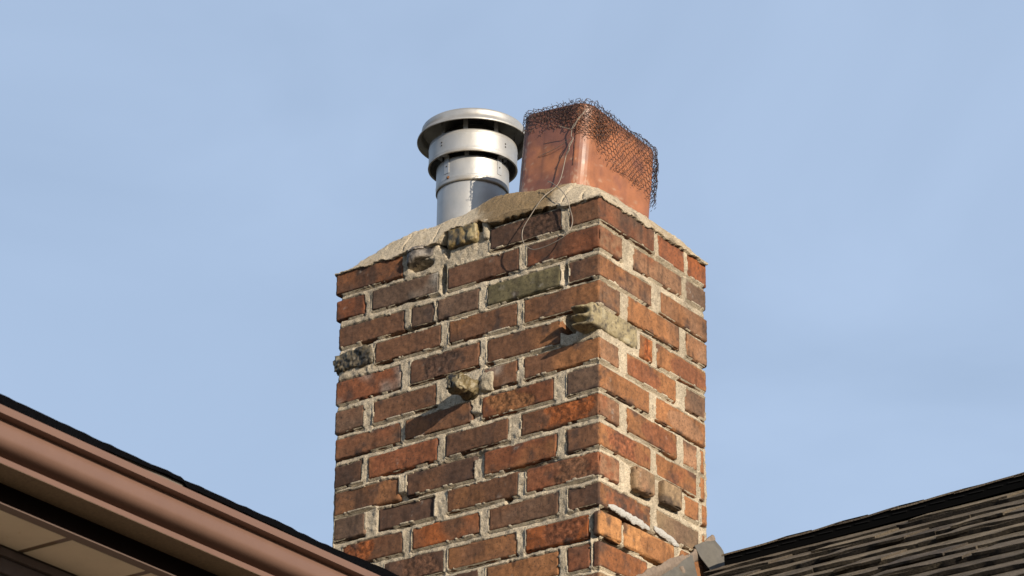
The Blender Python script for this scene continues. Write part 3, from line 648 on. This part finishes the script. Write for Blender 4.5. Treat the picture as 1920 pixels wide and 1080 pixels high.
rings = [(o_, z) for z in np.linspace(-.26, -.004, 60)] + [ (perim(rc, .002), -.0006), (perim(rc, .004), 0), (perim(rc, .012), 0), (i_, -.003), (i_, -.22)]
G_ = np.array([[(*p, z) for p in np.vstack([q, q[:1]])] for q, z in rings])
# split long flats for gentle clay waviness
def densify(G_, k=20):
    a, bb = G_.shape[:2]; u = np.linspace(0, bb - 1, (bb - 1) * k + 1); o = np.zeros((a, len(u), 3))
    for i in range(a):
        for c in range(3): o[i, :, c] = np.interp(u, np.arange(bb), G_[i, :, c])
    return o
G_ = densify(G_)
sh = G_.shape; Pf = G_.reshape(-1, 3); dirn = Pf - np.array([-fa / 2, fb / 2, 0]); dirn[:, 2] = 0; dirn /= np.linalg.norm(dirn, axis=1)[:, None]
Pf = Pf + dirn * (.0011 * fbm(Pf, .09, 81, 2))[:, None]
def flue_col(V):
    L = (V - FO) @ RM
    c = np.array([.36, .135, .058]) * (1 + .16 * fbm(L, .06, 301, 4)[:, None])
    k = sstep(-.25, .55, fbm(L, .07, 303, 4, .6) + .75 * (L[:, 0] < -.028) - .35)[:, None] * .8       # the street face is mixed darker and purplish
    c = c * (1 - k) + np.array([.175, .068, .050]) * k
    k = sstep(.30, .85, fbm(L * [1, 1, .18], .014, 305, 4, .6))[:, None] * .45                            # run-off streaks
    c = c * (1 - k) + np.array([.10, .045, .035]) * k
    k = sstep(-.045, .0, L[:, 2] + .022 * fbm(L, .02, 307, 4))[:, None] * .6                              # soot at the mouth
    c = c * (1 - k) + np.array([.07, .038, .030]) * k
    k = sstep(.62, .9, fbm(L, .011, 309, 4, .7) + .35 * sstep(-.12, -.19, L[:, 2]) + .35 * sstep(-.150, -.165, L[:, 0]) * (L[:, 1] < .03))[:, None] * .4         # lime specks at the base
    return np.clip(c * (1 - k) + np.array([.50, .38, .28]) * k, 0, 1)
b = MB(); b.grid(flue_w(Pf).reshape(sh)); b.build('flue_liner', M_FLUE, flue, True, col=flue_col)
# thin dark line running up the left face just behind the rounded front corner, and crumbs on the far left edge
b = MB(); zz = np.linspace(-.16, -.055, 40)
P = np.stack([-.026 + .0012 * vnoise(np.stack([zz, zz, zz], 1), .012, 3), -.0004 + 0 * zz, zz], 1)
b.tube(flue_w(P), .0007 + .0004 * vnoise(np.stack([zz, zz, zz], 1), .006, 8), 5); b.build('dark_line', mat('dark_line_brown', (.12, .05, .035), .9), flue, True)

# ------------------------------------------------------------------ hexagonal netting
net = thing('wire_netting', 'black hexagonal chicken wire crumpled over the top of the clay flue', 'wire netting', (-.16, .19, .28))
UL = [0.0]; po = perim(rc, 0, 7)          # outline as arc length; u=0 at the left end of the left face
start = 3
path = np.vstack([po[start:], po[:start + 1]]); seg = np.linalg.norm(np.diff(path, axis=0), axis=1); cum = np.concatenate([[0], np.cumsum(seg)])
tang = np.gradient(path, axis=0); tang /= np.linalg.norm(tang, axis=1)[:, None]; outn = np.stack([tang[:, 1], -tang[:, 0]], 1)
def on_flue(u, v, o):
    """u along the outline, v down from the rim (v<0 lies over the open top), o = stand-off"""
    uu = np.mod(u, cum[-1])
    x = np.interp(uu, cum, path[:, 0]); y = np.interp(uu, cum, path[:, 1]); nx = np.interp(uu, cum, outn[:, 0]); ny = np.interp(uu, cum, outn[:, 1])
    vi = np.maximum(-v, 0)
    cx, cy = -fa / 2, fb / 2
    k = np.clip(vi / .085, 0, 1)
    X_ = (x + nx * o) * (1 - k) + cx * k; Y_ = (y + ny * o) * (1 - k) + cy * k
    Z_ = np.where(v > 0, -v, 0) + np.where(v <= 0, o * .75 + .0015, np.maximum(0, (.006 - v)) * .5)
    return flue_w(np.stack([X_, Y_, Z_], -1))
u_front = np.interp(0, [0], [0])
iF = int(np.argmin(np.hypot(path[:, 0] + .009, path[:, 1] - .009))); UF = cum[iF]               # front corner
iR = int(np.argmin(np.hypot(path[:, 0] + .009, path[:, 1] - fb + .009))); UR = cum[iR]           # far right corner
LIM_U = [-.06, 0, .03, UF - .05, UF, UF + .05, UF + .12, UR - .03, UR, UR + .04, UR + .14]
def netlayer(mb, cell, ang, seed, lim, odir, crump, ulo, uhi, vlo, skip=0.):
    rs = np.random.default_rng(seed); E = {}; h = cell / math.sqrt(3)
    ca, sa = math.cos(ang), math.sin(ang)
    nodes = []; edges = []
    cu, cv = (ulo + uhi) / 2, .04; Rr = .5
    for i in range(-int(Rr / cell) - 2, int(Rr / cell) + 3):
        for j in range(-int(Rr / (h * 1.5)) - 2, int(Rr / (h * 1.5)) + 3):
            cxh = i * cell + (j % 2) * cell / 2; cyh = j * h * 1.5
            q_ = .78
            a = (cxh, (cyh + h * .5) * q_); b_ = (cxh, (cyh - h * .5) * q_); c_ = (cxh + cell / 2, (cyh + h) * q_)
            c0 = (cxh - cell / 2, (cyh + h) * q_)
            for p, q in ((a, b_), (a, c_), (a, c0)): edges.append((p, q))
    A = np.array([e[0] for e in edges]); B_ = np.array([e[1] for e in edges])
    def tr(P):
        U_ = cu + P[:, 0] * ca - P[:, 1] * sa; V_ = cv + P[:, 0] * sa + P[:, 1] * ca
        q = np.stack([U_, V_, 0 * U_ + seed], 1)
        U2_ = U_ + .0018 * vnoise(q, .02, seed) + .005 * crump * fbm(q, .05, seed + 1, 2); V2_ = V_ + .0018 * vnoise(q, .02, seed + 2) + .006 * crump * fbm(q, .05, seed + 3, 2)
        o = .0022 + .0028 * (1 + fbm(q, .03, seed + 4, 2)) + odir(U_, V_) * (.5 + .5 * np.abs(fbm(q, .018, seed + 6)))
        return U2_, V2_, o
    ua, va, oa = tr(A); ub, vb, ob = tr(B_)
    um = (ua + ub) / 2; vm = (va + vb) / 2
    vl = np.interp(um, *lim) + .010 * vnoise(np.stack([um, 0 * um, 0 * um], 1), .012, seed + 8)
    keep = (um > ulo) & (um < uhi) & (vm < vl) & (vm > vlo) & (rs.random(len(um)) > skip)
    PA = on_flue(ua[keep], va[keep], oa[keep]); PB = on_flue(ub[keep], vb[keep], ob[keep])
    um = (PA + PB) / 2
    for p, q in zip(PA, PB):
        d = q - p; n_ = np.linalg.norm(d)
        if n_ > .03 or n_ < 1e-4: continue
        mid = (p + q) / 2 + rs.normal(0, .0004, 3)
        mb.tube([p, mid, q], .00068, 3)
gau = lambda x, m_, s_: np.exp(-((x - m_) / s_) ** 2)
LIM = (LIM_U, [.05, .05, .044, .054, .076, .108, .115, .128, .145, .14, .06])
b = MB()
netlayer(b, .0150, .10, 5, LIM, lambda u, v: .005 * gau(u, UF, .03) + .010 * gau(u, UR, .025) * sstep(-.02, .04, v), .5, -.02, UR + .05, -.035)
b.build('netting_layer', M_WIRE, net)
b = MB()
netlayer(b, .0138, .55, 9, (LIM_U, [.03, .03, .030, .042, .062, .085, .02, .0, .12, .10, .0]), lambda u, v: .008 * gau(u, UF, .035) + .010 * gau(u, UR, .022), 1.3, 0.01, UR + .02, -.006, .05)
netlayer(b, .0140, -.4, 13, (LIM_U, [-.05, -.05, -.02, .045, .085, .075, -.05, -.0, .13, .06, 0]), lambda u, v: .007 * gau(u, UF, .03) + .014 * gau(u, UR, .022) * sstep(0, .05, v), 1.8, UF - .07, UR + .02, .0, .08)
netlayer(b, .0140, .3, 17, (LIM_U, [0, 0, 0, .0, .0, .082, .0, .05, .15, .08, 0]), lambda u, v: .009 * gau(u, UF, .03) + .016 * gau(u, UR, .022), 2., UF + .02, UR + .02, .03, .1)
b.build('netting_layer', M_WIRE, net)
b = MB()     # loose cut ends along the lower edge and the rim
for k in range(90):
    u = rng.uniform(0, UR + .01); v = np.interp(u, *LIM) + rng.normal(0, .006) if rng.random() < .8 else -.002
    p = on_flue(np.array([u]), np.array([v]), np.array([.005]))[0]; n_ = np.array([rng.normal(.2, .5), rng.normal(-.2, .5), rng.normal(-.6 if v > 0 else .6, .4)]); n_ /= np.linalg.norm(n_)
    b.tube([p, p + n_ * .003 + rng.normal(0, .001, 3), p + n_ * .007 + rng.normal(0, .002, 3)], .0006, 3)
b.build('loose_wire_end', M_WIRE, net)['kind'] = 'stuff'

# ------------------------------------------------------------------ tie wire
def spline(pts, n=60):
    P = np.array(pts, float); t = np.linspace(0, len(P) - 1, n); out = []
    for q in t:
        i = min(int(q), len(P) - 2); f = q - i
        p0, p1, p2, p3 = P[max(i - 1, 0)], P[i], P[i + 1], P[min(i + 2, len(P) - 1)]
        out.append(.5 * ((2 * p1) + (-p0 + p2) * f + (2 * p0 - 5 * p1 + 4 * p2 - p3) * f * f + (-p0 + 3 * p1 - 3 * p2 + p3) * f ** 3))
    return np.array(out)
tw = MB()
tw.tube(spline([(-.070, .046, .262), (-.083, .038, .240), (-.098, .034, .222), (-.104, .036, .200), (-.098, .034, .188), (-.112, .030, .155), (-.128, .022, .081), (-.145, -.014, .035), (-.172, -.026, -.010), (-.190, -.030, -.042), (-.186, -.032, -.075),
                (-.160, -.030, -.099), (-.115, -.028, -.098), (-.072, -.026, -.084), (-.060, -.020, -.055), (-.068, -.018, -.02), (-.082, -.018, .02), (-.12, -.006, .062), (-.150, .010, .086)], 160), .0011, 6)
tw.tube(spline([(-.128, .020, .226), (-.112, .026, .218), (-.096, .030, .214), (-.083, .034, .238), (-.072, .040, .250)], 30), .0009, 5)
tw.tube(spline([(-.098, .034, .188), (-.106, .030, .175), (-.104, .028, .160), (-.116, .028, .145)], 20), .0009, 5)
tw.tube(spline([(-.20, .040, .176), (-.15, .036, .180), (-.105, .034, .192)], 20), .0006, 5)
t_o = tw.build('tie_wire', M_TIE, None, True)
t_o['label'] = 'thin pale loop of loose wire hanging from the netting down the brick face'; t_o['category'] = 'wire'

# ------------------------------------------------------------------ house
house = thing('house', 'house with a dark shingle roof, black ridge and a brown gutter along its eave', 'house', (-1.5, 1.5, -4.84))
TP = .60
RZ = lambda x: .036 * (np.minimum(x, 1.6) - .1)       # the ridge and its courses climb very slightly along the roof
roof_z = lambda y: -.783 + (y - .37) * TP
ca_, sa_ = math.cos(math.atan(TP)), math.sin(math.atan(TP))
# main roof deck (closed solid), front slope, back slope
b = MB()
for sgn in (1,):
    prof = [(-2.2, roof_z(-2.2) - .02), (.47, roof_z(.47) - .02), (3.1, roof_z(.47) - .02 - 2.63 * TP), (3.1, roof_z(.47) - .16 - 2.63 * TP), (.47, roof_z(.47) - .17), (-2.2, roof_z(-2.2) - .16)]
    V = [(x, y, z) for x in (-5.0, 4.2) for y, z in prof]; n = len(prof)
    b.add(V, [tuple(range(n)), tuple(range(2 * n - 1, n - 1, -1))] + [(i, n + i, n + (i + 1) % n, (i + 1) % n) for i in range(n)])
b.build('roof_deck', M_ASPHALT, house)
# shingle courses on the front slope
b = MB(); cols = []
PAL = [(.165, .130, .092), (.135, .107, .078), (.108, .086, .066), (.195, .154, .106), (.150, .119, .085)]
def tab(x0, x1, s0, s1, lift0, lift1, th, seed, c):
    """a shingle tab: s = distance down slope from the ridge, lift at its upper and lower edge"""
    nx = max(3, int((x1 - x0) / .012)); ns = 6
    xs = np.linspace(x0, x1, nx); ss = np.linspace(s0, s1, ns); A, B_ = np.meshgrid(xs, ss, indexing='ij')
    q = np.stack([A, B_, 0 * A + seed], -1).reshape(-1, 3)
    edge = (vnoise(q * [1, 0, 1], .018, seed) * .0040 + vnoise(q * [1, 0, 1], .07, seed + 3) * .009).reshape(A.shape)
    low = (B_ - s0) / (s1 - s0)
    B2 = B_ + edge * (low > .99)
    l = lift0 + (lift1 - lift0) * low + .0022 * low * (1 + vnoise(q, .045, 99).reshape(A.shape)) 
    def w(B3, l3): return np.stack([A, .47 - B3 * ca_ - l3 * sa_, roof_z(.47) - B3 * sa_ + l3 * ca_ + RZ(np.maximum(A, .1)) * .5 * sstep(1.8, 1.2, B3)], -1)
    G1 = w(B2, l); b.grid(G1); cols.append(np.repeat([c], G1.shape[0] * G1.shape[1], 0) * (1 + .35 * vnoise(q, .05, 55)[:, None] + .3 * vnoise(q, .014, 57)[:, None]))
    G2 = np.stack([G1[:, -1], w(B2, l - th)[:, -1]], 1); b.grid(G2); cols.append(np.repeat([np.array(c) * .22], G2.shape[0] * 2, 0))  # butt face tinted down, shade between courses put into its colour
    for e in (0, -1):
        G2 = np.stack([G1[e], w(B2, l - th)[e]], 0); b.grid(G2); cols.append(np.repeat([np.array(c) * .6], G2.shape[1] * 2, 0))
rs = np.random.default_rng(4); EXP = .1140
for k in range(0, 19):
    s0 = .10 + k * EXP; s1 = s0 + EXP
    x = -.0 if k < 3 else -.2
    x = -.35 if s0 > .62 else .075
    xe = 3.0
    j = 0
    while x < xe:
        w_ = rs.uniform(.22, .5); c = np.array(PAL[rs.integers(0, 5)])
        tab(x, min(x + w_, xe), s0 - .02, s1, .001, .0095, .0085, k * 100 + j, c)
        if rs.random() < .75:     # laminated upper layer
            a = x + rs.uniform(0, .08); w2 = rs.uniform(.10, .26)
            tab(a, min(a + w2, xe), s0 - .02, s1 + rs.uniform(-.006, .004), .0045, .0135, .0055, k * 100 + j + 50, np.array(PAL[rs.integers(0, 5)]) * 1.05)
        x += w_; j += 1
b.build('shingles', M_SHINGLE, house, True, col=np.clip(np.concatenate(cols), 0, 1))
# back slope and far shingles as one plain textured sheet
b = MB(); cols = []
yy = np.linspace(.47, 3.15, 20); xx = np.linspace(-5.0, 4.2, 40); A, B_ = np.meshgrid(xx, yy, indexing='ij')
b.grid(np.stack([A, B_, roof_z(.47) - (B_ - .47) * TP - .004], -1)); cols.append(np.repeat([PAL[1]], A.size, 0))
A, B_ = np.meshgrid(np.linspace(-5.0, -.76, 30), np.linspace(-2.22, .47, 12), indexing='ij'); b.grid(np.stack([A, B_, roof_z(B_) - .004], -1)); cols.append(np.repeat([PAL[1]], A.size, 0))
A, B_ = np.meshgrid(np.linspace(-.9, .02, 14), np.linspace(-2.22, -.03, 12), indexing='ij'); b.grid(np.stack([A, B_, roof_z(B_) - .008], -1)); cols.append(np.repeat([PAL[1]], A.size, 0))
b.build('plain_shingle_slope', M_SHINGLE, house, True, col=np.concatenate(cols))
# ridge vent with cap shingles
b = MB(); hw = .105; y0 = .47 - hw
for (x0, x1) in ((.082, 4.2),):
    n = 60; xs = np.linspace(x0, x1, n)
    pr = [(y0, -.783), (y0 - .002, -.7565), (y0 + .004, -.7545), (.47, -.710), (.47 + hw, -.7545), (.47 + hw, -.783)]
    G_ = np.array([[(x, y, z + RZ(x)) for y, z in pr] for x in xs]); b.grid(G_)
    b.add(G_[0], [tuple(range(len(pr)))])
ri = b.build('ridge_vent', M_VENT, house)
b = MB()
for k in range(90):
    x = .095 + k * .046; b.box((x, y0 - .0035, -.768 + RZ(x)), (x + .034, y0 - .0015, -.7662 + RZ(x)))
b.build('vent_louvre', mat('vent_grey', (.010, .010, .010), .8, spec=.1), ri)
b = MB(); cols = []
x = .078; k = 0
while x < 4.1:
    L1 = .146 + rs.uniform(-.012, .012); n = 12; ts = np.linspace(0, 1, n); ys = np.array([-1, -.97, -.6, -.2, 0, .3, 1.]) * (hw + .006)
    G_ = np.zeros((n, len(ys), 3)); 
    for i, t in enumerate(ts):
        lift = .002 + .0080 * t ** 1.5 + .0006 * math.sin(t * 7 + k)     # each cap is proud where it laps its neighbour
        for j, yv in enumerate(ys):
            z = -.708 - abs(yv) * (.0465 / hw) + lift
            G_[i, j] = (x + t * (L1 + .02), .47 + yv, z + RZ(x))
    b.grid(G_)
    E_ = G_[:, 0].copy(); E2 = E_.copy(); E2[:, 2] -= .004; b.grid(np.stack([E_, E2], 0))
    E_ = G_[0].copy(); E2 = E_.copy(); E2[:, 2] -= .005; b.grid(np.stack([E_, E2], 0))
    nn = G_.shape[0] * G_.shape[1] + 2 * n + 2 * len(ys); cols.append(np.repeat([PAL[k % 3]], nn, 0)); x += L1; k += 1
b.build('ridge_cap_shingles', M_SHINGLE, house, False, col=np.concatenate(cols))

# wing with the brown gutter: eave runs along y at x = .2976
YA, YB = -4.2, -.55
gx = .2976
def extrude(prof, ya=YA, yb=YB, n=2, closed=False):
    P = np.array(prof, float)
    if closed: P = np.vstack([P, P[:1]])
    ys = np.linspace(ya, yb, n)
    return np.array([[(x, y, z) for x, z in P] for y in ys])
def smooth_prof(pts, n=40):
    P = np.array([(x, 0, z) for x, z in pts]); s = spline(P, n); return [(q[0], q[2]) for q in s]
og = smooth_prof([(.2800, -1.2990), (.2815, -1.3030), (.2862, -1.3120), (.2880, -1.3240), (.2868, -1.3340), (.2790, -1.3420), (.2620, -1.3475), (.2480, -1.3495)], 44)
prof = [(.2830, -1.2905), (.2840, -1.2852), (.2976, -1.2850), (.2976, -1.2978), (.2800, -1.2985)] + og + [(.2480, -1.3520), (.2690, -1.3540), (.2690, -1.3635)]
b = MB(); b.grid(extrude(prof, n=3)); b.grid(extrude([(.2110, -1.29), (.2110, -1.3635)], n=3))
gut = b.build('gutter', M_GUTTER, house, False)
b = MB(); b.box((.2095, YA, -1.3640), (.2684, YB, -1.3632)); b.build('gutter_bottom', M_GUTTER_D, gut)
b = MB(); b.box((.150, YA, -1.3860), (.1650, YB, -1.27)); b.box((.150, YA, -1.3930), (.1650, YB, -1.3860)); b.build('fascia', M_SLOT, house)
b = MB(); b.box((.1560, YA, -1.3955), (.2060, YB, -1.3935)); b.build('soffit_trim', M_FASCIA, house)
k = 0; y = -1.775 - .19 * 12
while y < YB:
    b = MB(); b.box((.076, y + .007, -1.3960), (.1850, min(y + .183, YB), -1.3948)); b.build('soffit_panel', M_SOFFIT, house); y += .19; k += 1
b = MB(); b.box((.06, YA, -1.3944), (.1555, YB, -1.3922)); b.build('soffit_backing', mat('soffit_groove', (.16, .11, .065), .8), house)
b = MB(); b.box((.04, YA, -1.4110), (.0735, YB, -1.398)); b.box((.04, YA, -1.4360), (.0650, YB, -1.4122)); b.box((.04, YA, -1.4650), (.057, YB, -1.4372)); b.build('frieze_moulding', M_WALL, house)
b = MB(); b.box((-3.0, YA + .1, -4.84), (.04, YB + .3, -1.3965)); b.build('wall', mat('house_wall', (.26, .20, .16), .8, var=.2), house)
b = MB(); b.box((-4.8, -1.85, -4.84), (4.0, 2.75, -2.45)); b.build('wall', mat('house_wall_brick', (.22, .11, .075), .8, var=.2), house)
# drip edge and shingle edge, sagging between nails
ys = np.linspace(YA, YB, 420)
ex = .2480                       # the shingles end behind the gutter lip
q = np.stack([ys, 0 * ys, 0 * ys], 1); nzv = .0007 * vnoise(q, .02, 5) + .0012 * vnoise(q, .15, 6)
zb_ = -1.2595 + .0125 * np.exp(-((ys + 1.60) / .20) ** 2) * (ys < -1.575) + .006 * np.exp(-((ys + 1.575) / .35) ** 2) * (ys >= -1.575)
zt_ = -1.2420 + .0022 * (ys + 2.06) / .6 - .0035 * (ys >= -1.578) + .0012 * vnoise(q, .2, 12)
b = MB(); TPW = .36
G_ = np.zeros((420, 6, 3))
for j, (dx, up) in enumerate(((-.10, 0), (-.004, 0), (0, 0), (.0, 1), (-.004, 1), (-.10, 1))):
    G_[:, j, 0] = ex + dx + (nzv if 0 < j < 5 else 0); G_[:, j, 1] = ys; G_[:, j, 2] = (zt_ if up else zb_) - dx * TPW + nzv * (1 if 0 < j < 5 else 0)
b.grid(G_); b.build('shingle_edge', M_ASPHALT, house, False)
b = MB(); b.box((.236, YA, -1.285), (.2400, YB, -1.2475)); b.box((.19, YA, -1.2490), (.2360, YB, -1.2475)); b.build('drip_edge', mat('grey_drip_edge', (.17, .145, .12), .6, .1, var=.1), house)
b = MB()
b.add([(.14, YA, -1.222), (.14, YB, -1.222), (-2.2, YB, -1.222 + 2.34 * TPW), (-2.2, YA, -1.222 + 2.34 * TPW), (.14, YA, -1.26), (.14, YB, -1.26), (-2.2, YB, -1.26 + 2.34 * TPW), (-2.2, YA, -1.26 + 2.34 * TPW)],
      [(0, 1, 2, 3), (7, 6, 5, 4), (0, 4, 5, 1), (1, 5, 6, 2), (2, 6, 7, 3), (3, 7, 4, 0)])
b.build('wing_roof', M_ASPHALT, house)
